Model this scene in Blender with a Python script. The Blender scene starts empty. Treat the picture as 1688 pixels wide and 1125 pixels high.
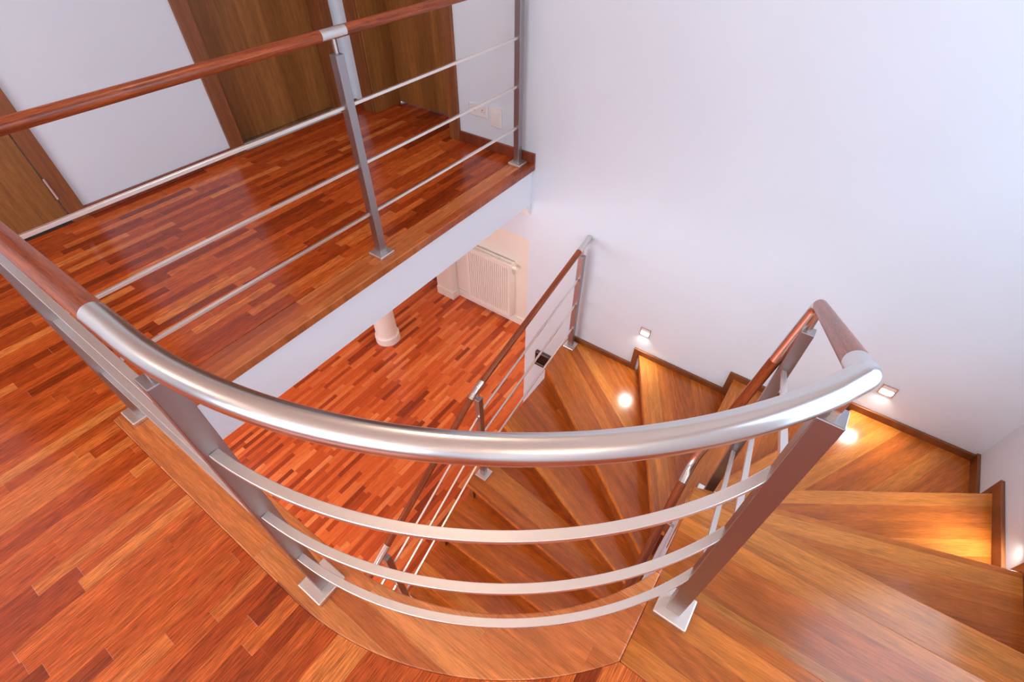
import bpy, bmesh, math, random
from mathutils import Vector, Matrix

# ---------------------------------------------------------------- scale
# All coordinates below are in "eye heights" above the upper floor; U metres each.
U = 1.5
SC = bpy.context.scene
COL = SC.collection
random.seed(4)

# ---------------------------------------------------------------- camera
def cam_axes(pitch, yaw, roll):
    cp, sp = math.cos(pitch), math.sin(pitch)
    fw = Vector((cp * math.cos(yaw), cp * math.sin(yaw), -sp))
    rt = Vector((math.sin(yaw), -math.cos(yaw), 0))
    up = rt.cross(fw)
    c, s = math.cos(roll), math.sin(roll)
    return c * rt + s * up, -s * rt + c * up, fw

rt, up, fw = cam_axes(math.radians(46.00575), math.radians(34.92153), math.radians(0.40724))
cam_data = bpy.data.cameras.new('camera')
cam_data.sensor_width = 36.0
cam_data.lens = 797.04 / 1688.0 * 36.0
cam_data.clip_start = 0.02
cam = bpy.data.objects.new('camera', cam_data)
COL.objects.link(cam)
cam.matrix_world = Matrix(((rt.x, up.x, -fw.x, 0), (rt.y, up.y, -fw.y, 0), (rt.z, up.z, -fw.z, U), (0, 0, 0, 1)))
SC.camera = cam

# ---------------------------------------------------------------- world, exposure
SC.view_settings.view_transform = 'Standard'
SC.view_settings.look = 'None'
SC.view_settings.gamma = 1.0
SC.view_settings.use_curve_mapping = False
SC.view_settings.exposure = -0.36
SC.cycles.use_denoising = True
SC.cycles.max_bounces = 10
SC.cycles.diffuse_bounces = 6
SC.cycles.caustics_reflective = False
SC.cycles.caustics_refractive = False
SC.cycles.sample_clamp_indirect = 8.0
world = bpy.data.worlds.new('sky')
SC.world = world
world.use_nodes = True
wn = world.node_tree.nodes
wbg = wn['Background']
wbg.inputs[0].default_value = (0.62, 0.78, 1.0, 1)
wbg.inputs[1].default_value = 1.5

def area(name, loc, to, sx, sy, power, color, shape='RECTANGLE', spread=math.pi):
    d = bpy.data.lights.new(name, 'AREA')
    d.shape = shape
    d.size = sx * U
    d.size_y = sy * U
    d.energy = power
    d.color = color
    d.spread = spread
    o = bpy.data.objects.new(name, d)
    COL.objects.link(o)
    o.location = Vector(loc) * U
    o.rotation_euler = (Vector(to) - Vector(loc)).to_track_quat('-Z', 'Y').to_euler()
    return o

DAY = (0.58, 0.77, 1.0)
WARM = (1.0, 0.86, 0.72)
# daylight from the side window and two added windows (each light fills its window opening)
area('daylight_side_window', (0.91, -0.885, 0.79), (0.91, 0.0, 0.66), 1.02, 1.22, 50, DAY)
area('added_west_daylight', (-2.19, 0.55, 1.05), (0.0, 0.55, 0.95), 1.7, 1.0, 122, (0.74, 0.86, 1.0))
area('added_living_daylight', (-2.98, 2.4, -0.95), (0.0, 2.4, -1.2), 2.6, 1.2, 240, (0.92, 0.95, 1.0))

# ---------------------------------------------------------------- mesh helpers
def srgb(r, g, b):
    f = lambda c: (c / 255) / 12.92 if c <= 10 else ((c / 255 + 0.055) / 1.055) ** 2.4
    return (f(r), f(g), f(b), 1.0)

class MB:
    """collects shapes and links them as one mesh object"""
    def __init__(self):
        self.v, self.f, self.uv, self.sm = [], [], [], []

    def add(self, vs, fs, uvs=None, smooth=False):
        n = len(self.v)
        self.v += [Vector(p) for p in vs]
        for i, f in enumerate(fs):
            self.f.append([n + k for k in f])
            self.uv.append(uvs[i] if uvs else None)
            self.sm.append(smooth)
        return self

    def box(self, lo, hi):
        x0, y0, z0 = lo
        x1, y1, z1 = hi
        vs = [(x0, y0, z0), (x1, y0, z0), (x1, y1, z0), (x0, y1, z0), (x0, y0, z1), (x1, y0, z1), (x1, y1, z1), (x0, y1, z1)]
        return self.add(vs, [(0, 3, 2, 1), (4, 5, 6, 7), (0, 1, 5, 4), (1, 2, 6, 5), (2, 3, 7, 6), (3, 0, 4, 7)])

    def prism(self, poly, a, b, axis='z'):
        """extrude a 2D polygon from a to b along axis"""
        area2 = sum(poly[i][0] * poly[(i + 1) % len(poly)][1] - poly[(i + 1) % len(poly)][0] * poly[i][1] for i in range(len(poly)))
        if area2 < 0:
            poly = poly[::-1]
        put = {'z': lambda p, h: (p[0], p[1], h), 'x': lambda p, h: (h, p[0], p[1]), 'y': lambda p, h: (p[0], h, p[1])}[axis]
        n = len(poly)
        vs = [put(p, a) for p in poly] + [put(p, b) for p in poly]
        fs = [tuple(range(n))[::-1], tuple(range(n, 2 * n))] + [(i, (i + 1) % n, n + (i + 1) % n, n + i) for i in range(n)]
        if axis == 'y':
            fs = [f[::-1] for f in fs]
        return self.add(vs, fs)

    def sweep(self, path, prof, closed_prof=True, smooth=False, upv=(0, 0, 1), caps=True):
        """sweep a 2D profile (side, up) along a 3D path with mitred joints; u runs along the path in metres"""
        P = [Vector(p) for p in path]
        T = []
        for i in range(len(P)):
            a = (P[i] - P[i - 1]).normalized() if i else None
            b = (P[i + 1] - P[i]).normalized() if i < len(P) - 1 else None
            T.append(((a or b), (b or a)))
        m = len(prof)
        vs, L = [], [0.0]
        for i in range(1, len(P)):
            L.append(L[-1] + (P[i] - P[i - 1]).length)
        upv = Vector(upv)
        s_prev = None
        for i in range(len(P)):
            a, b = T[i]
            t = (a + b).normalized()
            if s_prev is None:
                s = t.cross(upv if abs(t.dot(upv)) < 0.97 else Vector((1, 0, 0))).normalized()
            else:
                s = (s_prev - t * s_prev.dot(t)).normalized()
            s_prev = s
            u = s.cross(t).normalized()
            k = 1.0 / max(0.35, math.cos(a.angle(b) / 2) if a != b else 1.0)
            bend = (b - a)
            bd = bend.normalized() if bend.length > 1e-6 else None
            for q in prof:
                off = s * q[0] + u * q[1]
                if bd:
                    off += bd * off.dot(bd) * (k - 1)
                vs.append(P[i] + off)
        fs, uvs = [], []
        for i in range(len(P) - 1):
            for j in range(m):
                j2 = (j + 1) % m
                fs.append((i * m + j, i * m + j2, (i + 1) * m + j2, (i + 1) * m + j))
                v0, v1 = j / m * 0.13, (j + 1) / m * 0.13
                uvs.append([(L[i] * U, v0), (L[i] * U, v1), (L[i + 1] * U, v1), (L[i + 1] * U, v0)])
        self.add(vs, fs, uvs, smooth)
        if caps:
            # smooth tubes get end discs of their own, so that their sides stay evenly shaded
            if smooth:
                self.add(vs[:m], [tuple(range(m))[::-1]])
                self.add(vs[-m:], [tuple(range(m))])
            else:
                n = len(self.v) - len(vs)
                self.f.append([n + j for j in range(m)][::-1])
                self.f.append([n + (len(P) - 1) * m + j for j in range(m)])
                self.uv += [None, None]
                self.sm += [False, False]
        return self

    def tube(self, path, r, segs=28, caps=True):
        prof = [(r * math.cos(2 * math.pi * k / segs), r * math.sin(2 * math.pi * k / segs)) for k in range(segs)]
        return self.sweep(path, prof, smooth=True, caps=caps)

    def build(self, name, mat, parent=None, frame=None, bevel=0.0, segs=2):
        """frame = (x, y, z, angle): the object's own origin and heading, so that its wood grain follows it"""
        me = bpy.data.meshes.new(name)
        F = Matrix.Identity(4)
        if frame:
            F = Matrix.Translation(Vector(frame[:3]) * U) @ Matrix.Rotation(frame[3], 4, 'Z')
        Fi = F.inverted()
        me.from_pydata([Fi @ (p * U) for p in self.v], [], self.f)
        uvl = me.uv_layers.new(name='UVMap')
        for pi, p in enumerate(me.polygons):
            p.use_smooth = self.sm[pi]
            if self.uv[pi]:
                for k, li in enumerate(p.loop_indices):
                    uvl.data[li].uv = self.uv[pi][k]
        bm = bmesh.new()
        bm.from_mesh(me)
        bmesh.ops.recalc_face_normals(bm, faces=bm.faces)
        bm.to_mesh(me)
        bm.free()
        me.materials.append(mat)
        o = bpy.data.objects.new(name, me)
        COL.objects.link(o)
        if parent:
            o.parent = parent
            o.matrix_parent_inverse = Matrix.Identity(4)
            o.matrix_basis = parent_world(parent).inverted() @ F
        else:
            o.matrix_basis = F
        if bevel:
            b = o.modifiers.new('edge', 'BEVEL')
            b.width = bevel * U
            b.segments = segs
            b.limit_method = 'ANGLE'
            b.angle_limit = math.radians(40)
            b.harden_normals = False
        return o

def parent_world(o):
    m = o.matrix_basis.copy()
    while o.parent:
        o = o.parent
        m = o.matrix_basis @ m
    return m

def tag(o, label=None, cat=None, group=None, kind=None):
    for k, v in (('label', label), ('category', cat), ('group', group), ('kind', kind)):
        if v:
            o[k] = v
    return o

def empty(name, loc):
    o = bpy.data.objects.new(name, None)
    COL.objects.link(o)
    o.location = Vector(loc) * U
    o.empty_display_size = 0.1
    return o

def struct(name, mb, mat, label=None, bevel=0.0, parent=None):
    o = mb.build(name, mat, parent, bevel=bevel)
    o['kind'] = 'structure'
    if label:
        o['label'] = label
    return o

# ---------------------------------------------------------------- materials
class NT:
    def __init__(self, name):
        self.m = bpy.data.materials.new(name)
        self.m.use_nodes = True
        self.t = self.m.node_tree
        self.b = self.t.nodes['Principled BSDF']

    def n(self, kind, **kw):
        nd = self.t.nodes.new(kind)
        for k, v in kw.items():
            setattr(nd, k, v)
        return nd

    def put(self, sock, v):
        if isinstance(v, (int, float)):
            sock.default_value = v
        elif isinstance(v, (tuple, list)):
            sock.default_value = v
        else:
            self.t.links.new(v, sock)

    def math(self, op, a, b=None, c=None):
        nd = self.n('ShaderNodeMath', operation=op)
        self.put(nd.inputs[0], a)
        if b is not None:
            self.put(nd.inputs[1], b)
        if c is not None:
            self.put(nd.inputs[2], c)
        return nd.outputs[0]

    def comb(self, x, y, z):
        nd = self.n('ShaderNodeCombineXYZ')
        for i, v in enumerate((x, y, z)):
            self.put(nd.inputs[i], v)
        return nd.outputs[0]

    def noise(self, vec, scale=1.0, detail=4.0, rough=0.55, dist=0.0):
        nd = self.n('ShaderNodeTexNoise')
        self.put(nd.inputs['Vector'], vec)
        nd.inputs['Scale'].default_value = scale
        nd.inputs['Detail'].default_value = detail
        nd.inputs['Roughness'].default_value = rough
        nd.inputs['Distortion'].default_value = dist
        return nd.outputs['Fac']

    def white(self, vec):
        nd = self.n('ShaderNodeTexWhiteNoise', noise_dimensions='3D')
        self.put(nd.inputs['Vector'], vec)
        return nd.outputs['Value']

    def ramp(self, fac, stops):
        nd = self.n('ShaderNodeValToRGB')
        self.put(nd.inputs[0], fac)
        e = nd.color_ramp.elements
        while len(e) < len(stops):
            e.new(0.5)
        for i, (p, c) in enumerate(stops):
            e[i].position = p
            e[i].color = c
        return nd.outputs[0]

    def mul(self, col, fac):
        """colour times a grey factor"""
        nd = self.n('ShaderNodeMix', data_type='RGBA', blend_type='MULTIPLY')
        nd.inputs[0].default_value = 1.0
        self.put(nd.inputs[6], col)
        self.t.links.new(self.comb(fac, fac, fac), nd.inputs[7])
        return nd.outputs[2]

    def mixc(self, fac, a, b):
        nd = self.n('ShaderNodeMix', data_type='RGBA')
        self.put(nd.inputs[0], fac)
        self.put(nd.inputs[6], a)
        self.put(nd.inputs[7], b)
        return nd.outputs[2]

    def maprange(self, v, a, b, c, d):
        nd = self.n('ShaderNodeMapRange')
        for i, x in enumerate((v, a, b, c, d)):
            self.put(nd.inputs[i], x)
        return nd.outputs[0]

    def bump(self, h, strength, dist=0.001):
        nd = self.n('ShaderNodeBump')
        nd.inputs['Strength'].default_value = strength
        nd.inputs['Distance'].default_value = dist
        self.put(nd.inputs['Height'], h)
        self.t.links.new(nd.outputs[0], self.b.inputs['Normal'])

def planks(name, w, length, stops, grain_axis='x', rough=0.24, grain=0.35, pores=0.25, seam=0.55, end_glint=0.0,
           per_object=False, figure=0.0, coat=0.0, spec=0.5, seam_w=0.0008):
    """strips of wood laid along one axis of the object: each strip its own tone, with stretched grain and fine seams"""
    k = NT(name)
    tc = k.n('ShaderNodeTexCoord')
    sep = k.n('ShaderNodeSeparateXYZ')
    k.t.links.new(tc.outputs['Object'], sep.inputs[0])
    x, y, z = sep.outputs
    if grain_axis == 'y':
        x, y = y, x
    if grain_axis == 'z':
        x, y, z = z, k.math('ADD', x, y), x
    seed = 0.0
    if per_object:
        oi = k.n('ShaderNodeObjectInfo')
        seed = k.math('MULTIPLY', oi.outputs['Random'], 37.0)
        y = k.math('ADD', y, k.math('MULTIPLY', oi.outputs['Random'], 0.31))
    yr = k.math('DIVIDE', y, w)
    row = k.math('FLOOR', yr)
    r1 = k.white(k.comb(row, 3.7, seed))
    r2 = k.white(k.comb(row, 9.1, seed))
    ll = k.math('MULTIPLY_ADD', r2, length * 0.7, length * 0.65)
    xr = k.math('ADD', k.math('DIVIDE', x, ll), k.math('MULTIPLY', r1, 11.0))
    col = k.math('FLOOR', xr)
    tone = k.white(k.comb(row, col, k.math('ADD', seed, 1.3)))
    base = k.ramp(tone, stops)
    off = k.math('MULTIPLY', tone, 23.0)
    g1 = k.noise(k.comb(k.math('MULTIPLY', x, 2.2), k.math('MULTIPLY', y, 34.0), off), 1.0, 5.0, 0.6, 0.6)
    g2 = k.noise(k.comb(k.math('MULTIPLY', x, 18.0), k.math('MULTIPLY', y, 420.0), off), 1.0, 3.0, 0.6)
    f1 = k.maprange(g1, 0.28, 0.72, 1.0 - grain, 1.0 + grain * 0.55)
    f2 = k.maprange(g2, 0.36, 0.62, 1.0 - pores, 1.0 + pores * 0.3)
    f = k.math('MULTIPLY', f1, f2)
    if figure:
        wv = k.n('ShaderNodeTexWave', wave_type='RINGS', rings_direction='SPHERICAL')
        warp = k.noise(k.comb(k.math('MULTIPLY', x, 1.1), k.math('MULTIPLY', y, 5.0), off), 1.0, 2.0)
        k.put(wv.inputs['Vector'], k.comb(k.math('MULTIPLY', x, 0.9), k.math('MULTIPLY_ADD', warp, 0.55, k.math('MULTIPLY', y, 6.0)), off))
        wv.inputs['Scale'].default_value = 5.0
        wv.inputs['Distortion'].default_value = 3.5
        wv.inputs['Detail'].default_value = 2.0
        f = k.math('MULTIPLY', f, k.maprange(wv.outputs['Fac'], 0.0, 1.0, 1.0 - figure, 1.0 + figure * 0.4))
        kn = k.noise(k.comb(k.math('MULTIPLY', x, 3.0), k.math('MULTIPLY', y, 9.0), k.math('ADD', off, 5.0)), 1.0, 2.0, 0.5, 0.3)
        f = k.math('MULTIPLY', f, k.maprange(kn, 0.66, 0.80, 1.0, 0.6))
    fy = k.math('FRACT', yr)
    dy = k.math('MULTIPLY', k.math('MINIMUM', fy, k.math('SUBTRACT', 1.0, fy)), w)
    sy = k.maprange(dy, seam_w * 0.5, seam_w, seam, 1.0)
    fx = k.math('FRACT', xr)
    dx = k.math('MULTIPLY', k.math('MINIMUM', fx, k.math('SUBTRACT', 1.0, fx)), ll)
    sx = k.maprange(dx, seam_w * 0.5, seam_w, seam, 1.0)
    f = k.math('MULTIPLY', f, sy)
    if not end_glint:
        f = k.math('MULTIPLY', f, sx)
    c = k.mul(base, f)
    if end_glint:
        e = k.math('MULTIPLY', k.maprange(dx, seam_w * 0.5, seam_w * 1.2, 1.0, 0.0), end_glint)
        e = k.math('MULTIPLY', e, k.maprange(k.white(k.comb(col, row, 7.7)), 0.35, 0.75, 0.0, 1.0))
        c = k.mixc(e, c, (0.75, 0.55, 0.42, 1))  # bevel glints at the strip ends, painted as a pale tint
    k.t.links.new(c, k.b.inputs['Base Color'])
    rr = k.maprange(g1, 0.3, 0.7, rough * 0.9, rough * 1.15)
    k.t.links.new(rr, k.b.inputs['Roughness'])
    k.b.inputs['Specular IOR Level'].default_value = spec
    k.b.inputs['Coat Weight'].default_value = coat
    k.b.inputs['Coat Roughness'].default_value = 0.12
    k.bump(k.math('MULTIPLY', g2, sy), 0.10, 0.0006)
    return k.m

def turned_wood(name, c0, c1, rough=0.25):
    """wood of the round handrails: grain runs along the rail (UV)"""
    k = NT(name)
    tc = k.n('ShaderNodeTexCoord')
    sep = k.n('ShaderNodeSeparateXYZ')
    k.t.links.new(tc.outputs['UV'], sep.inputs[0])
    u, v, _ = sep.outputs
    g = k.noise(k.comb(k.math('MULTIPLY', u, 2.0), k.math('MULTIPLY', v, 45.0), 0.0), 1.0, 5.0, 0.6, 0.8)
    p = k.noise(k.comb(k.math('MULTIPLY', u, 26.0), k.math('MULTIPLY', v, 520.0), 3.0), 1.0, 3.0, 0.6)
    c = k.ramp(g, [(0.3, c0), (0.72, c1)])
    c = k.mul(c, k.maprange(p, 0.38, 0.6, 0.6, 1.06))
    k.t.links.new(c, k.b.inputs['Base Color'])
    k.b.inputs['Roughness'].default_value = rough
    k.b.inputs['Specular IOR Level'].default_value = 0.32
    k.b.inputs['Coat Weight'].default_value = 0.14
    k.b.inputs['Coat Roughness'].default_value = 0.12
    return k.m

def steel(name, color=(0.58, 0.555, 0.545, 1), rough=0.33):
    k = NT(name)
    tc = k.n('ShaderNodeTexCoord')
    sep = k.n('ShaderNodeSeparateXYZ')
    k.t.links.new(tc.outputs['Object'], sep.inputs[0])
    x, y, z = sep.outputs
    s = k.noise(k.comb(k.math('MULTIPLY', x, 60.0), k.math('MULTIPLY', y, 60.0), k.math('MULTIPLY', z, 60.0)), 1.0, 2.0)
    k.b.inputs['Metallic'].default_value = 1.0
    k.b.inputs['Base Color'].default_value = color
    k.t.links.new(k.maprange(s, 0.3, 0.7, rough * 0.96, rough * 1.04), k.b.inputs['Roughness'])
    return k.m

def plain(name, color, rough=0.5, metallic=0.0, tex=0.0, spec=0.5):
    k = NT(name)
    k.b.inputs['Base Color'].default_value = color
    k.b.inputs['Roughness'].default_value = rough
    k.b.inputs['Metallic'].default_value = metallic
    k.b.inputs['Specular IOR Level'].default_value = spec
    if tex:
        tc = k.n('ShaderNodeTexCoord')
        n1 = k.noise(tc.outputs['Object'], 180.0, 3.0)
        k.bump(n1, tex, 0.0008)
        n2 = k.noise(tc.outputs['Object'], 1.4, 2.0)
        k.t.links.new(k.mul(color, k.maprange(n2, 0.3, 0.7, 0.975, 1.02)), k.b.inputs['Base Color'])
    return k.m

def glow(name, color, strength):
    k = NT(name)
    k.b.inputs['Base Color'].default_value = (0.8, 0.8, 0.8, 1)
    k.b.inputs['Emission Color'].default_value = color
    k.b.inputs['Emission Strength'].default_value = strength
    return k.m

M = {}
RED = [(0.0, srgb(146, 54, 18)), (0.2, srgb(182, 72, 26)), (0.5, srgb(204, 88, 33)), (0.85, srgb(220, 104, 42)), (1.0, srgb(238, 136, 66))]
RED2 = [(0.0, srgb(146, 60, 32)), (0.13, srgb(188, 82, 40)), (0.4, srgb(218, 102, 50)), (0.8, srgb(232, 120, 62)), (1.0, srgb(245, 150, 88))]
OAK = [(0.0, srgb(190, 98, 35)), (0.35, srgb(203, 110, 40)), (0.7, srgb(213, 121, 47)), (1.0, srgb(226, 140, 60))]
M['parquet'] = planks('upper parquet', 0.048, 0.55, RED, 'x', rough=0.18, grain=0.28, pores=0.55, seam=0.6, end_glint=0.3, spec=0.38)
M['parquet_low'] = planks('lower parquet', 0.047, 0.36, RED2, 'x', rough=0.2, grain=0.18, pores=0.25, seam=0.72, end_glint=0.3, spec=0.38)
M['border_y'] = planks('border wood across', 0.055, 0.8, [(0.0, srgb(180, 90, 44)), (0.5, srgb(214, 116, 58)), (1.0, srgb(234, 144, 80))], 'y', rough=0.26, grain=0.32, pores=0.3, seam=0.8)
M['border_x'] = planks('border wood along', 0.05, 0.9, [(0.0, srgb(160, 70, 32)), (0.5, srgb(200, 100, 48)), (1.0, srgb(222, 130, 70))], 'x', rough=0.26, grain=0.32, pores=0.3, seam=0.8)
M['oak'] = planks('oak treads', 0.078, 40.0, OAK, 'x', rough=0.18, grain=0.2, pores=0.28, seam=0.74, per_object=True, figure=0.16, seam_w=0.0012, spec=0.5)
M['oak_shade'] = planks('oak risers in shade', 0.3, 2.5, [(0.0, srgb(150, 76, 28)), (1.0, srgb(172, 94, 38))], 'x', rough=0.3, grain=0.3, pores=0.2, per_object=True)  # same oak as the treads, riser shade put into darker tones
M['oak_skirt'] = planks('oak skirting', 0.5, 4.0, [(0.0, srgb(128, 72, 36)), (1.0, srgb(140, 80, 40))], 'y', rough=0.35, grain=0.3, pores=0.2)
M['oak_skirt_x'] = planks('oak skirting along', 0.5, 4.0, [(0.0, srgb(128, 72, 36)), (1.0, srgb(140, 80, 40))], 'x', rough=0.35, grain=0.3, pores=0.2)
M['red_skirt'] = planks('red skirting', 0.5, 4.0, [(0.0, srgb(132, 60, 34)), (1.0, srgb(148, 70, 40))], 'y', rough=0.35, grain=0.3, pores=0.25)
M['red_skirt_x'] = planks('red skirting along', 0.5, 4.0, [(0.0, srgb(132, 60, 34)), (1.0, srgb(148, 70, 40))], 'x', rough=0.35, grain=0.3, pores=0.25)
M['walnut'] = planks('door veneer', 0.16, 60.0, [(0.0, srgb(136, 86, 40)), (1.0, srgb(162, 106, 54))], 'z', rough=0.4, grain=0.34, pores=0.25, seam=1.0)
M['casing'] = planks('door casing wood', 0.4, 60.0, [(0.0, srgb(136, 80, 44)), (1.0, srgb(150, 90, 50))], 'z', rough=0.4, grain=0.3, pores=0.2, seam=1.0)
M['rail_wood'] = turned_wood('handrail wood', srgb(112, 46, 20), srgb(196, 98, 48), 0.34)
M['steel'] = steel('brushed steel', (0.70, 0.67, 0.65, 1), 0.22)
M['steel_dark_refl'] = steel('steel with dark reflections', (0.38, 0.355, 0.36, 1), 0.36)  # dark reflections on the posts put into the steel colour
M['steel_bright_refl'] = steel('steel with bright reflections', (0.88, 0.83, 0.78, 1), 0.36)  # bright ceiling reflection put into a lighter steel colour
M['paint'] = plain('wall paint', (0.72, 0.795, 0.87, 1), 0.6, tex=0.12)
M['ceiling'] = plain('ceiling paint', (0.90, 0.80, 0.70, 1), 0.7)
M['beam'] = plain('beam paint with daylight', (0.86, 0.90, 0.94, 1), 0.5)  # brighter than the wall paint: side window's light put into the colour
M['warmlit'] = plain('cream wall paint', (0.82, 0.78, 0.74, 1), 0.6, tex=0.1)  # warm lamp light put into the wall colour
M['lacquer'] = plain('white lacquer', (0.84, 0.83, 0.80, 1), 0.3)
M['plastic'] = plain('white plastic', (0.82, 0.80, 0.77, 1), 0.35)
M['dark_slot'] = plain('dark slot', (0.02, 0.018, 0.015, 1), 0.6)
M['screen'] = plain('black glass', (0.012, 0.010, 0.010, 1), 0.12)
M['bronze'] = plain('dark bronze', (0.16, 0.12, 0.10, 1), 0.35, 0.7)
M['lamp_glow'] = glow('step lamp glow', (0.92, 0.97, 1.0, 1), 22.0)
M['ceiling_glow'] = glow('ceiling lamp glow', (1.0, 0.84, 0.66, 1), 18.0)
M['globe'] = glow('opal globe glow', (1.0, 0.84, 0.68, 1), 36.0)
M['glass'] = NT('window glass').m
gb = M['glass'].node_tree.nodes['Principled BSDF']
gb.inputs['Transmission Weight'].default_value = 1.0
gb.inputs['Roughness'].default_value = 0.0
gb.inputs['IOR'].default_value = 1.02

# ---------------------------------------------------------------- key dimensions
XW = 1.748          # stair wall plane
YS = -0.87          # side wall plane
YB = 2.25           # back wall plane
ZL = -1.88          # living room floor
ZC = 1.75           # ceiling
R = 0.1175          # riser height
XL = -2.2           # west wall
CX, CY = 0.702, 0.5  # centre of the curved edge

def arc(r, a0, a1, n=40):
    return [(CX + r * math.cos(a0 + (a1 - a0) * i / n), CY + r * math.sin(a0 + (a1 - a0) * i / n)) for i in range(n + 1)]

# angles where the border arcs reach y = -0.052
RI, RO = 0.602, 0.706
ai = math.pi + math.asin((CY + 0.052) / RI)
ao = math.pi + math.asin((CY + 0.052) / RO)
arc_in = arc(RI, math.pi, ai)
arc_out = arc(RO, math.pi, ao)
x_out_end = arc_out[-1][0]

# ---------------------------------------------------------------- upper floor
fl = MB()
poly = [(XL, YB), (XL, YS), (x_out_end, YS), (x_out_end, -0.052)] + arc_out[::-1][1:] + [(CX - RO, 1.2), (XW, 1.2), (XW, YB)]
fl.prism(poly, -0.03, 0.0)
struct('floor', fl, M['parquet'], 'upper floor of red-brown parquet strips')
tb = MB()
tb.prism([(CX - RO, 1.2)] + arc_out + arc_in[::-1] + [(CX - RI, 1.2)], -0.03, 0.0005)
struct('trim_1', tb, M['border_y'], 'curved hardwood border along the stairwell edge', bevel=0.003)
tb = MB()
tb.box((CX - RI, 1.1, -0.03), (XW, 1.2, 0.0005))
struct('trim_2', tb, M['border_x'], 'straight hardwood nosing strip along the landing edge', bevel=0.004)
# slab under the upper floor, its white edge shows as the beam over the living room
sl = MB()
ri2 = RI - 0.015 + 0.03
ai2 = math.pi + math.asin((CY + 0.052) / ri2)
inn = arc(ri2, math.pi, ai2)
polyA = [(-3.0, 2.25), (-3.0, YS), (0.42, YS), (0.42, -0.06)] + inn[::-1] + [(CX - ri2, 1.115), (XW, 1.115), (XW, 2.25)]
sl.prism(polyA, -0.203, -0.03)
struct('ceiling_lower', sl, M['beam'], 'white edged floor slab over the living room')
sl = MB()
sl.box((-3.0, 2.25, -0.203), (3.8, 4.6, -0.03))
sl.box((XW + 0.13, 0.4, -0.203), (3.8, 2.25, -0.03))
struct('ceiling_living', sl, M['ceiling'])
# stepped cornice where the slab meets the stair wall
tb = MB()
tb.prism([(XW, -0.203), (XW, -0.264), (1.740, -0.264), (1.740, -0.250), (1.730, -0.244), (1.722, -0.240), (1.722, -0.228), (1.712, -0.222), (1.705, -0.216), (1.705, -0.203)], 1.115, 2.25, 'y')
struct('trim_3', tb, M['lacquer'], 'white stepped cornice under the landing')

# living room floor
fl = MB()
fl.box((-3.0, YS, ZL - 0.05), (3.8, 4.6, ZL))
struct('floor_lower', fl, M['parquet_low'], 'living room floor of short orange-red parquet strips')

# ---------------------------------------------------------------- walls
w = MB()
T = 0.13
w.box((XW, YS - T, ZL), (XW + T, 1.12, ZC))
w.box((XW, 1.12, -0.407), (XW + T, 1.583, ZC))
w.box((XW, 1.583, -0.407), (XW + T, 2.095, -0.03))
w.box((XW, 1.583, 1.42), (XW + T, 2.095, ZC))
w.box((XW, 2.095, -0.407), (XW + T, YB + T, ZC))
struct('wall_right', w, M['paint'], 'tall white stair wall')
w = MB()                                   # side wall with the window out of view
wx0, wx1, wz0, wz1 = 0.40, 1.42, 0.18, 1.40
w.box((XL, YS - T, ZL), (wx0, YS, ZC))
w.box((wx1, YS - T, ZL), (XW, YS, ZC))
w.box((wx0, YS - T, ZL), (wx1, YS, wz0))
w.box((wx0, YS - T, wz1), (wx1, YS, ZC))
struct('wall_side', w, M['paint'], 'white side wall beside the top steps')
def window(n, lo, hi, axis):
    """frame, mullion and pane filling an opening; axis is the wall's normal"""
    f = MB()
    b = 0.035
    def bx(a0, z0, a1, z1, d=0.02, m=f, mid=0.0):
        if axis == 'y':
            m.box((a0, lo[1] + mid - d, z0), (a1, lo[1] + mid + d, z1))
        else:
            m.box((lo[0] + mid - d, a0, z0), (lo[0] + mid + d, a1, z1))
    i = 0 if axis == 'y' else 1
    a0, a1, z0, z1 = lo[i], hi[i], lo[2], hi[2]
    bx(a0, z0, a0 + b, z1); bx(a1 - b, z0, a1, z1); bx(a0 + b, z0, a1 - b, z0 + b); bx(a0 + b, z1 - b, a1 - b, z1)
    mid = (a0 + a1) / 2
    bx(mid - b / 2, z0 + b, mid + b / 2, z1 - b)
    o = struct('window_%d' % n, f, M['lacquer'], bevel=0.003)
    g = MB()
    bx(a0 + b, z0 + b, a1 - b, z1 - b, 0.003, g)
    g.build('pane', M['glass'], o)
window(1, (wx0, YS - 0.09, wz0), (wx1, YS - 0.09, wz1), 'y')
w2 = MB()
w2.box((XL - T, YS - T, -0.203), (XL, -0.3, ZC))
w2.box((XL - T, 1.4, -0.203), (XL, YB + T, ZC))
w2.box((XL - T, -0.3, -0.203), (XL, 1.4, 0.55))
w2.box((XL - T, -0.3, 1.55), (XL, 1.4, ZC))
struct('wall_left', w2, M['paint'], 'white west wall')
window(2, (XL - 0.09, -0.3, 0.55), (XL - 0.09, 1.4, 1.55), 'x')  # unseen window, added for soft daylight on the stair wall
w = MB()                                   # back wall with two door openings
w.box((XL, YB, -0.203), (-0.19, YB + T, ZC))
w.box((-0.19, YB, 1.42), (0.347, YB + T, ZC))
w.box((0.347, YB, -0.203), (1.07, YB + T, ZC))
w.box((1.07, YB, 1.42), (1.645, YB + T, ZC))
w.box((1.645, YB, -0.203), (XW, YB + T, ZC))
struct('wall_back', w, M['paint'], 'white wall between the landing doors')
c = MB()
c.box((XL - T, YS - T, ZC), (XW + T, YB + T, ZC + 0.1))
struct('ceiling', c, M['ceiling'])
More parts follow.
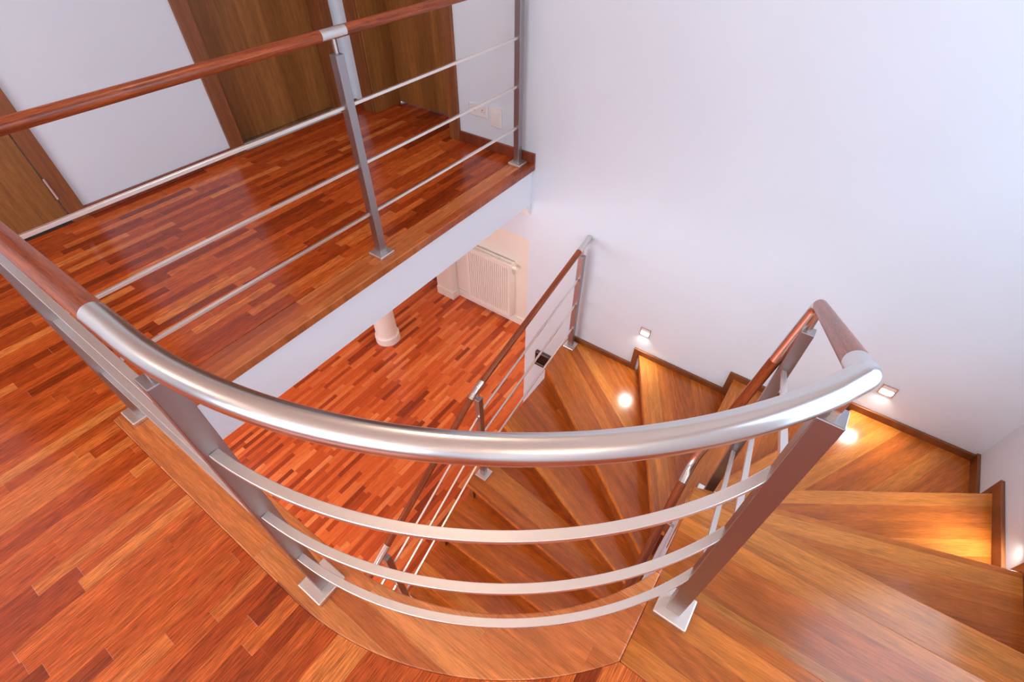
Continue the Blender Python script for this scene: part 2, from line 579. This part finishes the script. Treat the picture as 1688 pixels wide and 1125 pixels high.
# white partition under the upper flight, between the two flights
wi = MB()
zz = [(0.30, ZL), (0.30, -0.03), (0.44, -0.03), (0.44, -R - 0.028), (0.651, -R - 0.028), (0.651, -2 * R - 0.028), (0.812, -2 * R - 0.028),
      (0.812, -3 * R - 0.028), (0.893, -3 * R - 0.028), (0.893, -4 * R - 0.028), (0.95, -4 * R - 0.028), (0.95, ZL)]
wi.prism(zz, -0.078, -0.053, 'y')
struct('wall_inner', wi, M['paint'], 'narrow white partition between the two flights')
# living room walls
w = MB()
w.box((2.488, 0.4, ZL), (2.6, 2.326, -0.203))
struct('wall_radiator', w, M['warmlit'], 'cream living room wall behind the radiator')
w = MB()
w.box((2.405, 2.326, ZL), (2.6, 2.505, -0.203))
struct('wall_pier', w, M['lacquer'], 'white pier beside the radiator')
w = MB()
w.box((XW + T, 0.3, ZL), (2.6, 0.4, -0.203))
w.box((3.7, 2.5, ZL), (3.8, 4.6, -0.203))
w.box((2.6, 2.4, ZL), (3.8, 2.5, -0.203))
w.box((-3.0, 4.5, ZL), (3.8, 4.6, -0.203))
w.box((-3.1, YS, ZL), (-3.0, 1.1, -0.203))
w.box((-3.1, 3.7, ZL), (-3.0, 4.6, -0.203))
w.box((-3.1, 1.1, ZL), (-3.0, 3.7, -1.55))
w.box((-3.1, 1.1, -0.35), (-3.0, 3.7, -0.203))
w.box((-3.1, YS - T, ZL), (XL, YS, -0.203))
struct('wall_living', w, M['paint'])
window(3, (-3.06, 1.1, -1.55), (-3.06, 3.7, -0.35), 'x')  # unseen window, added to bring daylight to the living room
# column
def lathe(prof, cx, cy, segs=48):
    vs, fs = [], []
    for r_, z_ in prof:
        for k in range(segs):
            a = 2 * math.pi * k / segs
            vs.append((cx + r_ * math.cos(a), cy + r_ * math.sin(a), z_))
    for i in range(len(prof) - 1):
        for k in range(segs):
            fs.append((i * segs + k, i * segs + (k + 1) % segs, (i + 1) * segs + (k + 1) % segs, (i + 1) * segs + k))
    fs.append(tuple(range(segs))[::-1])
    fs.append(tuple((len(prof) - 1) * segs + k for k in range(segs)))
    return vs, fs
cm = MB()
vs, fs = lathe([(0.086, ZL), (0.086, -0.203)], 1.712, 2.45)
cm.add(vs, fs[:-2], smooth=True)
col_ = struct('column', cm, M['lacquer'], 'round white column in the living room')
cm = MB()
vs, fs = lathe([(0.099, ZL), (0.099, ZL + 0.060), (0.096, ZL + 0.066), (0.090, ZL + 0.068), (0.0865, ZL + 0.080)], 1.712, 2.45)
cm.add(vs, fs, smooth=False)
ob = cm.build('column_base', M['lacquer'], col_)

# baseboards
def board(name, boxes, mat, label=None):
    b = MB()
    for lo, hi in boxes:
        b.box(lo, hi)
    return struct(name, b, mat, label, bevel=0.002)
board('baseboard_right', [((XW - 0.012, 1.1, 0.0), (XW, 1.524, 0.047))], M['red_skirt'], 'red-brown baseboard on the landing')
board('baseboard_back', [((0.402, YB - 0.012, 0.0), (1.01, YB, 0.040)), ((1.70, YB - 0.012, 0.0), (XW - 0.012, YB, 0.040))], M['red_skirt_x'])
board('baseboard_corner', [((XW - 0.012, 2.18, 0.0), (XW, YB, 0.040))], M['red_skirt'])
board('baseboard_lower', [((2.476, 0.4, ZL), (2.488, 2.314, ZL + 0.075)), ((2.393, 2.326 - 0.012, ZL), (2.405, 2.505, ZL + 0.08)), ((2.405, 2.314, ZL), (2.488, 2.326, ZL + 0.08))], M['lacquer'], 'white baseboard behind the radiator')

# ---------------------------------------------------------------- doors
def door_part(name, mb, mat, parent, label=None, bevel=0.002):
    o = mb.build(name, mat, parent, bevel=bevel)
    if label:
        o['label'] = label
    return o
# door 1: flush door at the left end of the landing
d = struct('door_1', MB().box((-0.19, YB - 0.008, 0.012), (0.345, YB + 0.03, 1.41)), M['walnut'], 'brown veneer door left of the white wall', bevel=0.002)
cs = MB()
cs.box((0.3485, YB - 0.014, 0.0), (0.402, YB + 0.02, 1.465))
cs.box((-0.25, YB - 0.014, 0.0), (-0.193, YB + 0.02, 1.465))
cs.box((-0.193, YB - 0.014, 1.413), (0.3485, YB + 0.02, 1.465))
door_part('door_casing', cs, M['casing'], d)
h = MB()
h.tube([(0.348, YB - 0.014, 0.097), (0.348, YB - 0.014, 0.175)], 0.0055, 14)
door_part('hinge', h, M['steel'], d, bevel=0)
st = MB()
st.box((-0.19, YB - 0.004, 0.0), (0.345, YB + 0.03, 0.012))
door_part('threshold', st, M['dark_slot'], d, bevel=0)
# door 2: recessed door in the back wall
d = struct('door_2', MB().box((1.07, 2.325, 0.012), (1.643, 2.36, 1.415)), M['walnut'], 'brown recessed door behind the landing railing', bevel=0.002)
cs = MB()
cs.box((1.010, YB - 0.014, 0.0), (1.072, YB + 0.10, 1.48))
cs.box((1.643, YB - 0.014, 0.0), (1.700, YB + 0.10, 1.48))
cs.box((1.072, YB - 0.014, 1.415), (1.643, YB + 0.10, 1.48))
door_part('door_casing', cs, M['casing'], d)
st = MB()
st.box((1.072, 2.300, 0.0), (1.643, 2.36, 0.012))
door_part('threshold', st, M['steel'], d)
# door 3: deep wood-lined doorway in the stair wall
d = struct('door_3', MB().box((1.920, 1.583, 0.008), (1.955, 2.095, 1.415)), M['walnut'], 'brown door set deep in the stair wall', bevel=0.002)
cs = MB()
cs.box((XW - 0.014, 1.524, 0.0), (XW, 1.583, 1.48))
cs.box((XW - 0.014, 2.103, 0.0), (XW, 2.178, 1.48))
cs.box((XW - 0.014, 1.583, 1.42), (XW, 2.103, 1.48))
door_part('door_casing', cs, M['casing'], d)
cs = MB()
cs.box((XW - 0.006, 2.091, 0.0), (1.920, 2.103, 1.42))
cs.box((XW - 0.006, 1.575, 0.0), (1.920, 1.5865, 1.42))
cs.box((XW - 0.006, 1.5865, 1.415), (1.920, 2.091, 1.425))
door_part('door_lining', cs, M['walnut'], d)
st = MB()
st.box((XW, 1.583, -0.03), (1.96, 2.095, 0.0))
door_part('threshold', st, M['parquet'], d, bevel=0)

# ---------------------------------------------------------------- staircase
stair = tag(empty('staircase', (0.9, 0.0, ZL)), 'oak winder staircase turning down along the tall white wall', 'staircase')
YI = -0.051         # inner end of the upper treads
YI2 = -0.053        # inner end of the lower treads
YO = 0.83           # open side of the lower treads
# front edge (nosing) of each tread: inner point, outer point
NOSE = {
    0: ((0.440, YI), (0.440, YS)), 1: ((0.651, YI), (0.680, YS)), 2: ((0.812, YI), (0.855, YS)), 3: ((0.891, YI), (1.164, YS)),
    4: ((0.958, YI), (1.516, YS)), 5: ((0.956, -0.042), (XW, -0.462)), 6: ((0.950, -0.022), (XW, -0.022)), 7: ((0.956, 0.002), (XW, 0.428)),
    8: ((0.850, YI2), (1.491, YO)), 9: ((0.776, YI2), (1.122, YO)), 10: ((0.712, YI2), (0.806, YO)), 11: ((0.575, YI2), (0.575, YO)),
    12: ((0.386, YI2), (0.386, YO)), 13: ((0.199, YI2), (0.199, YO)), 14: ((0.012, YI2), (0.012, YO)), 15: ((-0.175, YI2), (-0.175, YO))}
TH = 0.027
def fwd(k):
    a, b = Vector(NOSE[k][0]), Vector(NOSE[k][1])
    dd = (b - a).normalized()
    return dd, Vector((-dd.y, dd.x))
for k in range(0, 16):
    I, O = Vector(NOSE[k][0]), Vector(NOSE[k][1])
    dd, ff = fwd(k)
    if k == 0:
        pts = [(x_out_end, -0.052), (x_out_end, YS), (0.440, YS), (0.440, -0.052)]
    else:
        d0, f0 = fwd(k - 1)
        I0, O0 = Vector(NOSE[k - 1][0]) - f0 * 0.030, Vector(NOSE[k - 1][1]) - f0 * 0.030
        if k <= 4:
            O0.y = YS
            I0.y = YI
        pts = [tuple(I0), tuple(O0)]
        if k == 5:
            pts += [(XW, YS)]
        if k in (6, 7):
            pts[1] = (XW, O0.y)
        if k == 8:
            pts[1] = (XW, O0.y)
            pts += [(XW, YO)]
        if k >= 9:
            I0.y = YI2
            O0.y = YO
            pts = [tuple(I0), tuple(O0)]
        pts += [tuple(O), tuple(I)]
        if k == 8:
            pts += [(0.905, YI2), (0.905, -0.03)]
    z = -R * k
    tr = MB().prism(pts, z - TH, z)
    tr.build('tread', M['oak'], stair, frame=(O.x, O.y, z, math.atan2(dd.y, dd.x)), bevel=0.0035)
    # riser under this nosing
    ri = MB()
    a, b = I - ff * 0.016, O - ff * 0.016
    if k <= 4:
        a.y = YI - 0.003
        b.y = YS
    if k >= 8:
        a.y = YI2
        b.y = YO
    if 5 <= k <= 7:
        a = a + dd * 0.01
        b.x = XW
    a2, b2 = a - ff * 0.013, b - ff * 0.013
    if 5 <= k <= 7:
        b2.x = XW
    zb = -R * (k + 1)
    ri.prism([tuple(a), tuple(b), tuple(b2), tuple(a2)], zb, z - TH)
    ri.build('riser', M['oak_shade'], stair, frame=(O.x, O.y, z, math.atan2(dd.y, dd.x)))

def skirt(name_axis, steps, end, h, lo, t, mat, start, axis, sign=1):
    """zigzag skirting: steps = [(position, level)], follows the stair profile with height h"""
    top, bot = [], []
    cur = start
    for pos, lev in steps:
        zt = -R * lev
        top += [(cur, zt + h), (pos + sign * 0.026, zt + h)]
        bot += [(cur - (sign * 0.026 if bot else 0), zt - 0.004), (pos, zt - 0.004)]
        cur = pos + sign * 0.026
    zt = -R * end[1]
    top += [(cur, zt + h), (end[0], zt + h)]
    bot += [(cur - sign * 0.026, zt - 0.004), (end[0], zt - 0.004)]
    m = MB().prism(top + bot[::-1], lo, lo + t, axis)
    return m.build('skirting', mat, stair, bevel=0.0015)
skirt('y', [(-0.462, 5), (-0.022, 6), (0.428, 7)], (0.83, 8), 0.031, XW - 0.011, 0.011, M['oak_skirt'], YS + 0.011, 'x')
skirt('x', [(0.44, 0), (0.680, 1), (0.855, 2), (1.164, 3), (1.516, 4)], (XW, 5), 0.040, YS, 0.011, M['oak_skirt_x'], x_out_end, 'y')
skirt('x', [(0.776, 9), (0.712, 10), (0.575, 11), (0.386, 12)], (0.20, 13), 0.036, YI2, 0.006, M['oak_skirt_x'], 0.85, 'y', -1)
# side board carrying the open ends of the lower treads
sb = []
for k in range(8, 16):
    xo = NOSE[k][1][0]
    sb += [(NOSE[k - 1][1][0] if k > 8 else XW, -R * k - TH), (xo, -R * k - TH)]
sb = [(max(p[0], -0.16), p[1]) for p in sb] + [(-0.16, ZL), (0.05, ZL), (XW, -0.94 - 0.24)]
MB().prism(sb, 0.79, 0.812, 'y').build('stringer', M['oak_skirt_x'], stair)

# ---------------------------------------------------------------- railings
PR = 0.0132         # half width of a post
ZR = 0.665          # handrail centre above the upper floor
RT = 0.0133         # handrail radius
BH = [0.492, 0.324, 0.162]

def post(parent, x, y, z0, z1, pin_to, pin_r=0.0040):
    p = MB().box((x - PR, y - PR, z0 + 0.010), (x + PR, y + PR, z1)).build('post', M['steel_dark_refl'], parent, bevel=0.0012)
    MB().box((x - 0.0315, y - 0.0315, z0), (x + 0.0315, y + 0.0315, z0 + 0.0115)).build('base_plate', M['steel_bright_refl'], p, bevel=0.0022)
    MB().sweep([(x, y, z1 - 0.002), pin_to], [(-pin_r, -pin_r), (pin_r, -pin_r), (pin_r, pin_r), (-pin_r, pin_r)], upv=(0, 1, 0)).build('support_pin', M['steel'], p, bevel=0.0006, segs=1)
    return p

def bar(parent, path, wd=0.0085, ht=0.0085):
    a, b = wd / 2, ht / 2
    return MB().sweep(path, [(-a, -b), (a, -b), (a, b), (-a, b)]).build('crossbar', M['steel_bright_refl'], parent, bevel=0.0006, segs=1)

def wood(parent, path):
    return MB().tube(path, RT).build('wooden_handrail', M['rail_wood'], parent)

def sleeve(parent, path, name='steel_sleeve', r=RT + 0.0003):
    return MB().tube(path, r).build(name, M['steel'], parent)

def bend(a, b, c, r, n=8):
    """rounded corner a-b-c"""
    a, b, c = Vector(a), Vector(b), Vector(c)
    u, v = (a - b).normalized(), (c - b).normalized()
    out = []
    for i in range(n + 1):
        t = i / n
        out.append(tuple((b + u * r) * (1 - t) ** 2 + b * 2 * t * (1 - t) + (b + v * r) * t ** 2))
    return out

# landing railing: wall post, middle post, corner post
yl = 1.164
lr = tag(empty('landing_railing', (0.9, yl, 0.0)), 'straight railing with steel posts and wooden handrail along the landing edge', 'railing', 'stairwell railings')
for x in (1.699, 0.874, 0.050):
    post(lr, x, yl - 0.001, 0.0005, 0.619, (x, yl, ZR - 0.01))
for h in BH:
    bar(lr, [(0.050 + PR, yl, h), (0.874 - PR, yl, h)])
    bar(lr, [(0.874 + PR, yl, h), (1.699 - PR, yl, h)])
corner = bend((0.2, yl, ZR), (0.050, yl, ZR), (0.050, 1.0, ZR), 0.03)
sleeve(lr, [(0.11, yl, ZR)] + corner + [(0.050, 1.09, ZR)], 'steel_elbow')
wood(lr, [(0.11, yl, ZR), (0.836, yl, ZR)])
sleeve(lr, [(0.836, yl, ZR), (0.914, yl, ZR)])
wood(lr, [(0.914, yl, ZR), (1.66, yl, ZR)])
sleeve(lr, [(1.66, yl, ZR), (XW, yl, ZR)])

# curved railing: from the corner post round the stairwell edge to the post on the top step
cr = tag(empty('curved_railing', (0.2, 0.2, 0.0)), 'railing with a thick curved brushed steel handrail sweeping around the stairwell', 'railing', 'stairwell railings')
post(cr, 0.0475, 0.475, 0.0005, 0.622, (0.0475, 0.475, ZR - 0.01))
post(cr, 0.399, -0.0965, 0.0, 0.621, (0.399, -0.0965, ZR - 0.01))
wood(cr, [(0.050, 1.09, ZR), (0.0505, 0.552, ZR)])
RR = 0.665
RX, RY = 0.716, 0.492
ad = math.pi + math.asin((RY + 0.088) / RR)
rail = [(0.0505, 0.552, ZR), (0.051, 0.515, ZR)] + [(p[0] - CX + RX, p[1] - CY + RY, ZR) for p in arc(RR, math.pi, ad, 44)]
RC = Vector((0.4155, -0.1002, ZR))
RE = Vector((0.966, -0.090, 0.345))
rail_end = RC + (RE - RC).normalized() * 0.052
sleeve(cr, rail[:-1] + bend(rail[-2], tuple(RC), tuple(rail_end), 0.007, 5) + [tuple(rail_end)], 'steel_handrail')
for h in BH:
    bar(cr, [(0.050, yl - PR, h), (0.0475, 0.475 + PR, h)], 0.0125, 0.0075)
    rb = 0.658
    a0 = math.pi + math.asin((CY - (0.475 - PR)) / rb)
    a1 = math.pi + math.asin((CY + 0.088) / rb)
    bar(cr, [(p[0], p[1], h) for p in arc(rb, a0, a1, 40)], 0.0125, 0.0075)

# inner stair railing: from the top step post down round the well
ir = tag(empty('inner_stair_railing', (0.95, -0.097, -4 * R)), 'short inner railing dropping from the top step post around the narrow stairwell core', 'railing', 'stairwell railings')
ex, ey = 0.952, -0.097
post(ir, ex, ey, -4 * R, 0.287, (ex, ey, 0.335))
c1, c2 = RC, RE
c3 = Vector((0.944, -0.018, -0.315))
c4 = Vector((-0.10, -0.014, -0.315 - 0.63 * 1.044))
def lerp(a, b, t):
    return tuple(a + (b - a) * t)
def at_len(a, b, L):
    return a + (b - a).normalized() * L
s1 = at_len(c1, c2, 0.052)
s2 = at_len(c2, c1, 0.022)
wood(ir, [tuple(s1), tuple(s2)])
s3 = at_len(c2, c3, 0.175)
sleeve(ir, [tuple(s2)] + bend(tuple(s2), tuple(c2), tuple(c3), 0.021, 8) + [tuple(s3)], 'steel_elbow')
s4 = at_len(c3, c2, 0.10)
wood(ir, [tuple(s3), tuple(s4)])
s5 = at_len(c3, c4, 0.072)
sleeve(ir, [tuple(s4)] + bend(tuple(s4), tuple(c3), tuple(c4), 0.045, 10) + [tuple(s5)], 'steel_elbow')
wood(ir, [tuple(s5), tuple(c4)])
for h, h2 in zip(BH, (0.165, -0.006, -0.177)):
    bar(ir, [(0.399 + PR, -0.097, h), (ex - PR, ey, h2)], 0.010, 0.0085)
bx_ = 0.785
bz_ = -0.315 - 0.63 * (0.944 - bx_)
MB().tube([(bx_, -0.016, bz_ - 0.012), (bx_, -0.0175, bz_ - 0.02), (bx_, -0.053, bz_ - 0.024)], 0.0042, 12).build('wall_bracket', M['steel'], ir)

# outer stair railing along the open side of the lower flight
yo = 0.789
orl = tag(empty('outer_stair_railing', (0.9, yo, -10 * R)), 'sloping railing on the open side of the lower flight above the living room', 'railing', 'stairwell railings')
gx, fx_, hx = 1.694, 0.896, 0.294
post(orl, gx, yo, -8 * R, -0.335, (gx, yo, -0.288))
post(orl, fx_, yo, -10 * R, -0.562, (fx_, yo, -0.505))
post(orl, hx, yo, -13 * R, -0.920, (hx, yo, -0.870))
post(orl, -0.31, yo, ZL, -1.290, (-0.31, yo, -1.235))
def rz(x):
    return -0.498 + 0.272 * (x - 0.886) if x > 0.886 else -0.498 - 0.622 * (0.886 - x)
P = lambda x: (x, yo, rz(x))
sleeve(orl, [P(1.655), P(XW)])
wood(orl, [P(0.925), P(1.655)])
sleeve(orl, [P(0.925)] + bend(P(0.93), P(0.886), P(0.84), 0.02, 6) + [P(0.851)])
wood(orl, [P(0.851), P(0.318)])
sleeve(orl, [P(0.318), P(0.247)])
wood(orl, [P(0.247), P(-0.28)])
sleeve(orl, [P(-0.28), P(-0.36)])
for a, b, c_, d_ in ((-0.466, -0.665, -0.683, -1.030), (-0.633, -0.834, -0.846, -1.197), (-0.803, -1.000, -1.012, -1.364)):
    bar(orl, [(gx - PR, yo, a), (fx_ + PR, yo, b)], 0.0085, 0.0085)
    bar(orl, [(fx_ - PR, yo, c_), (hx + PR, yo, d_)], 0.0085, 0.0085)
    s_ = (d_ - c_) / (hx - fx_ + 2 * PR)
    bar(orl, [(hx - PR, yo, d_ - 2 * PR * s_), (-0.31 + PR, yo, d_ - 2 * PR * s_ + s_ * (-0.31 - hx + 2 * PR))], 0.0085, 0.0085)

# ---------------------------------------------------------------- wall fittings
def step_light(pos, axis, label):
    """recessed square step light; axis 'x' faces -x on the stair wall, 'y' faces +y on the side wall"""
    c = Vector(pos)
    t = empty('step_light', pos)
    tag(t, label, 'step light', 'recessed step lights')
    hw, hh, fr = 0.0255, 0.0245, 0.0030
    def q(u, v, dpt):   # u across, v up, dpt out of the wall
        return (c.x - dpt, c.y + u, c.z + v) if axis == 'x' else (c.x + u, c.y + dpt, c.z + v)
    def bx(m, u0, v0, u1, v1, d0, d1):
        a, b = q(u0, v0, d0), q(u1, v1, d1)
        m.box([min(a[i], b[i]) for i in range(3)], [max(a[i], b[i]) for i in range(3)])
    f = MB()
    bx(f, -hw, -hh, -hw + fr, hh, 0.0, 0.003)
    bx(f, hw - fr, -hh, hw, hh, 0.0, 0.003)
    bx(f, -hw + fr, -hh, hw - fr, -hh + fr, 0.0, 0.003)
    bx(f, -hw + fr, hh - fr, hw - fr, hh, 0.0, 0.003)
    f.build('frame', M['steel'], t)
    g = MB()
    n = 16
    zt, zb = 0.004, -hh + fr
    vs, fs = [], []
    for i in range(n + 1):
        u = -hw + fr + 0.002 + (2 * (hw - fr) - 0.004) * i / n
        e = (abs(i / n - 0.5) * 2) ** 4
        vs += [q(u, zt - 0.002, 0.0014), q(u, zb + 0.010 * e, 0.0026)]
    for i in range(n):
        fs.append((2 * i, 2 * i + 1, 2 * i + 3, 2 * i + 2))
    g.add(vs, fs)
    g.build('diffuser', M['lamp_glow'], t)
    h = MB()
    bx(h, -hw + fr, -hh + fr, hw - fr, hh - fr, 0.0, 0.0010)
    h.build('reflector', M['lacquer'], t)
    L = bpy.data.lights.new('step_lamp', 'AREA')
    L.shape = 'RECTANGLE'
    L.size, L.size_y = 0.06, 0.035
    L.energy = 1.5
    L.spread = 2.3
    L.color = (1.0, 0.95, 0.82)
    lo = bpy.data.objects.new('step_lamp', L)
    COL.objects.link(lo)
    a = Vector(q(0, -0.006, 0.010))
    b = Vector(q(0, -0.6, 0.55))
    lo.parent = t
    lo.matrix_basis = Matrix.Translation(-c * U) @ Matrix.LocRotScale(a * U, (b - a).to_track_quat('-Z', 'Y'), None)
    return t
step_light((XW, 0.4255, -0.668), 'x', 'lit square step light on the stair wall near the lower railing post')
step_light((XW, -0.5120, -0.437), 'x', 'lit square step light on the stair wall next to the steel handrail end')
step_light((1.24, YS, -0.330), 'y', 'lit square step light on the side wall above the golden tread')

# twin socket and tall wall plate on the landing
so = tag(empty('power_outlet', (XW, 1.408, 0.164)), 'white twin power outlet on the wall beside the brown doorway', 'power outlet')
MB().box((XW - 0.007, 1.356, 0.137), (XW, 1.460, 0.190)).build('cover_plate', M['plastic'], so, bevel=0.003)
for cy_ in (1.3825, 1.4335):
    s = MB()
    vs, fs = [], []
    n = 28
    for i in range(n):
        a = 2 * math.pi * i / n
        for r_, dx in ((0.0190, 0.0074), (0.0165, 0.0074), (0.0150, 0.0055), (0.0, 0.0055)):
            vs.append((XW - dx, cy_ + r_ * math.cos(a), 0.1635 + r_ * math.sin(a)))
    for i in range(n):
        j = (i + 1) % n
        for q_ in range(3):
            fs.append((i * 4 + q_, j * 4 + q_, j * 4 + q_ + 1, i * 4 + q_ + 1))
    s.add(vs, fs, smooth=True)
    sk = s.build('socket', M['plastic'], so)
    pins = MB()
    for du, dv in ((-0.006, 0.0), (0.006, 0.0)):
        pins.tube([(XW - 0.0078, cy_ + du, 0.1615 + dv), (XW - 0.0060, cy_ + du, 0.1615 + dv)], 0.0017, 10)
    pins.tube([(XW - 0.0125, cy_, 0.171), (XW - 0.0060, cy_, 0.171)], 0.0016, 10)
    pins.build('contact_holes', M['dark_slot'], sk)
wp = tag(empty('wall_inlet', (XW, 1.312, 0.155)), 'tall white wall plate with a flap beside the twin outlet', 'wall inlet')
MB().box((XW - 0.008, 1.280, 0.112), (XW, 1.344, 0.198)).build('cover_plate', M['plastic'], wp, bevel=0.003)
MB().box((XW - 0.0115, 1.289, 0.127), (XW - 0.007, 1.335, 0.178)).build('flap', M['plastic'], wp, bevel=0.002)
MB().box((XW - 0.0087, 1.289, 0.180), (XW - 0.007, 1.335, 0.190)).build('slot', M['lacquer'], wp)

ic = tag(empty('intercom_panel', (XW, 0.98, -1.222)), 'dark square intercom panel with a black screen on the wall below the stairs', 'intercom')
fr = MB()
y0, y1, z0, z1 = 0.927, 1.033, -1.283, -1.165
fr.box((XW - 0.022, y0, z0), (XW, y0 + 0.010, z1)).box((XW - 0.022, y1 - 0.010, z0), (XW, y1, z1))
fr.box((XW - 0.022, y0 + 0.010, z0), (XW, y1 - 0.010, z0 + 0.022)).box((XW - 0.022, y0 + 0.010, z1 - 0.014), (XW, y1 - 0.010, z1))
fr.build('frame', M['bronze'], ic, bevel=0.0025)
MB().box((XW - 0.012, y0 + 0.010, z0 + 0.022), (XW, y1 - 0.010, z1 - 0.014)).build('screen', M['screen'], ic)

# ---------------------------------------------------------------- radiator
ra = tag(empty('radiator', (2.45, 1.93, ZL)), 'white ribbed panel radiator on the cream living room wall', 'radiator')
ry0, ry1, rz0, rz1, rxf, rxb = 1.714, 2.148, -1.782, -1.250, 2.418, 2.474
pn = MB()
prof = [(ry0, rxf)]
ribs = 20
mg = 0.020
step = (ry1 - ry0 - 2 * mg) / ribs
for i in range(ribs):
    a = ry0 + mg + i * step
    prof += [(a + step * 0.30, rxf), (a + step * 0.42, rxf + 0.010), (a + step * 0.58, rxf + 0.010), (a + step * 0.70, rxf)]
prof += [(ry1, rxf)]
zs = [rz0, rz0 + 0.030, rz0 + 0.045, rz1 - 0.045, rz1 - 0.030, rz1]
vs, fs = [], []
for zi, z_ in enumerate(zs):
    flat = zi in (0, 1, 4, 5)
    for yy, xx in prof:
        vs.append((rxf if flat else xx, yy, z_))
m_ = len(prof)
for i in range(len(zs) - 1):
    for j in range(m_ - 1):
        fs.append((i * m_ + j, i * m_ + j + 1, (i + 1) * m_ + j + 1, (i + 1) * m_ + j))
pn.add(vs, fs)
pn.box((rxf + 0.0105, ry0, rz0), (rxf + 0.014, ry1, rz1))
pn.build('front_panel', M['lacquer'], ra)
MB().box((rxf + 0.0005, ry0 - 0.004, rz0 + 0.004), (rxb + 0.0135, ry0, rz1 + 0.002)).build('side_panel', M['lacquer'], ra, bevel=0.001)
MB().box((rxf + 0.0005, ry1, rz0 + 0.004), (rxb, ry1 + 0.004, rz1 + 0.002)).build('side_panel', M['lacquer'], ra, bevel=0.001)
MB().box((rxb - 0.012, ry0, rz0), (rxb, ry1, rz1)).build('rear_panel', M['lacquer'], ra)
gr = MB()
gr.box((rxf, ry0, rz1), (rxf + 0.006, ry1, rz1 + 0.004)).box((rxb - 0.006, ry0, rz1), (rxb, ry1, rz1 + 0.004))
for i in range(45):
    yy = ry0 + (ry1 - ry0) * i / 44
    gr.box((rxf + 0.006, max(ry0, yy - 0.0024), rz1), (rxb - 0.006, min(ry1, yy + 0.0024), rz1 + 0.003))
for q_ in (0.32, 0.66):
    xx = rxf + (rxb - rxf) * q_
    gr.box((xx - 0.002, ry0, rz1), (xx + 0.002, ry1, rz1 + 0.0032))
gr.build('top_grille', M['lacquer'], ra)
MB().box((rxf + 0.014, ry0, rz1 - 0.03), (rxb - 0.012, ry1, rz1 - 0.028)).build('grille_shade', M['dark_slot'], ra)  # black sheet standing in for the shade under the grille slots
vv = MB()
vv.tube([(rxf + 0.028, ry0 - 0.003, rz1 - 0.026), (rxf + 0.028, ry0 - 0.014, rz1 - 0.026)], 0.009, 18)
vv.tube([(rxf + 0.028, ry0 - 0.014, rz1 - 0.026), (rxf + 0.028, ry0 - 0.046, rz1 - 0.026)], 0.0145, 22)
vv.build('valve_head', M['lacquer'], ra)
for yy in (ry0 + 0.06, ry1 - 0.06):
    MB().box((rxb, yy - 0.01, rz0 + 0.08), (2.488, yy + 0.01, rz1 - 0.08)).build('bracket', M['lacquer'], ra)

# ---------------------------------------------------------------- unseen ceiling lamps added for light
def added_downlight(x, y, z, power, label, color=WARM, spread=2.6):  # unseen downlights added to brighten the living room
    t = tag(empty('added_ceiling_light', (x, y, z)), label, 'ceiling light', 'added recessed ceiling lights')
    vs, fs = lathe([(0.048, z), (0.048, z - 0.006), (0.040, z - 0.006), (0.038, z - 0.001)], x, y, 32)
    MB().add(vs, fs[:-2]).build('trim_ring', M['steel'], t)
    vs, fs = lathe([(0.038, z - 0.002), (0.038, z - 0.001)], x, y, 32)
    MB().add(vs, fs).build('diffuser', M['ceiling_glow'], t)
    L = bpy.data.lights.new('added_ceiling_lamp', 'AREA')
    L.shape = 'DISK'
    L.size = 0.11
    L.energy = power
    L.color = color
    L.spread = spread
    lo = bpy.data.objects.new('added_ceiling_lamp', L)
    COL.objects.link(lo)
    lo.parent = t
    lo.location = (0, 0, -0.012 * U)
def globe(x, y, label):  # unseen globes added to throw warm light on ceiling and walls
    t = tag(empty('added_globe_lamp', (x, y, ZC)), label, 'ceiling light', 'added opal globe ceiling lamps')
    vs, fs = lathe([(0.045, ZC), (0.045, ZC - 0.015), (0.010, ZC - 0.020)], x, y, 32)
    MB().add(vs, fs).build('canopy', M['steel'], t)
    MB().tube([(x, y, ZC - 0.018), (x, y, ZC - 0.17)], 0.005, 12).build('rod', M['steel'], t)
    r_, zc = 0.072, ZC - 0.235
    vs, fs = lathe([(max(0.004, r_ * math.sin(math.pi * i / 20)), zc - r_ * math.cos(math.pi * i / 20)) for i in range(21)], x, y, 36)
    MB().add(vs, fs, smooth=True).build('globe_shade', M['globe'], t)
for x, y, nm in ((0.72, 0.75, 'over the stairwell'), (-1.6, 0.3, 'over the upper hall'), (-0.55, -0.6, 'near the top step'), (-0.9, 1.5, 'near the flush door')):
    globe(x, y, 'added opal globe lamp hanging ' + nm)
for x, y, nm in ((2.1, 1.1, 'in front of the radiator'), (-1.5, 1.5, 'near the added living room window'), (-0.4, 1.7, 'under the hall floor'), (0.2, 3.4, 'in the middle of the living room'), (-0.9, 0.3, 'beside the stair foot')):
    added_downlight(x, y, -0.203, 19, 'added round warm ceiling light ' + nm)
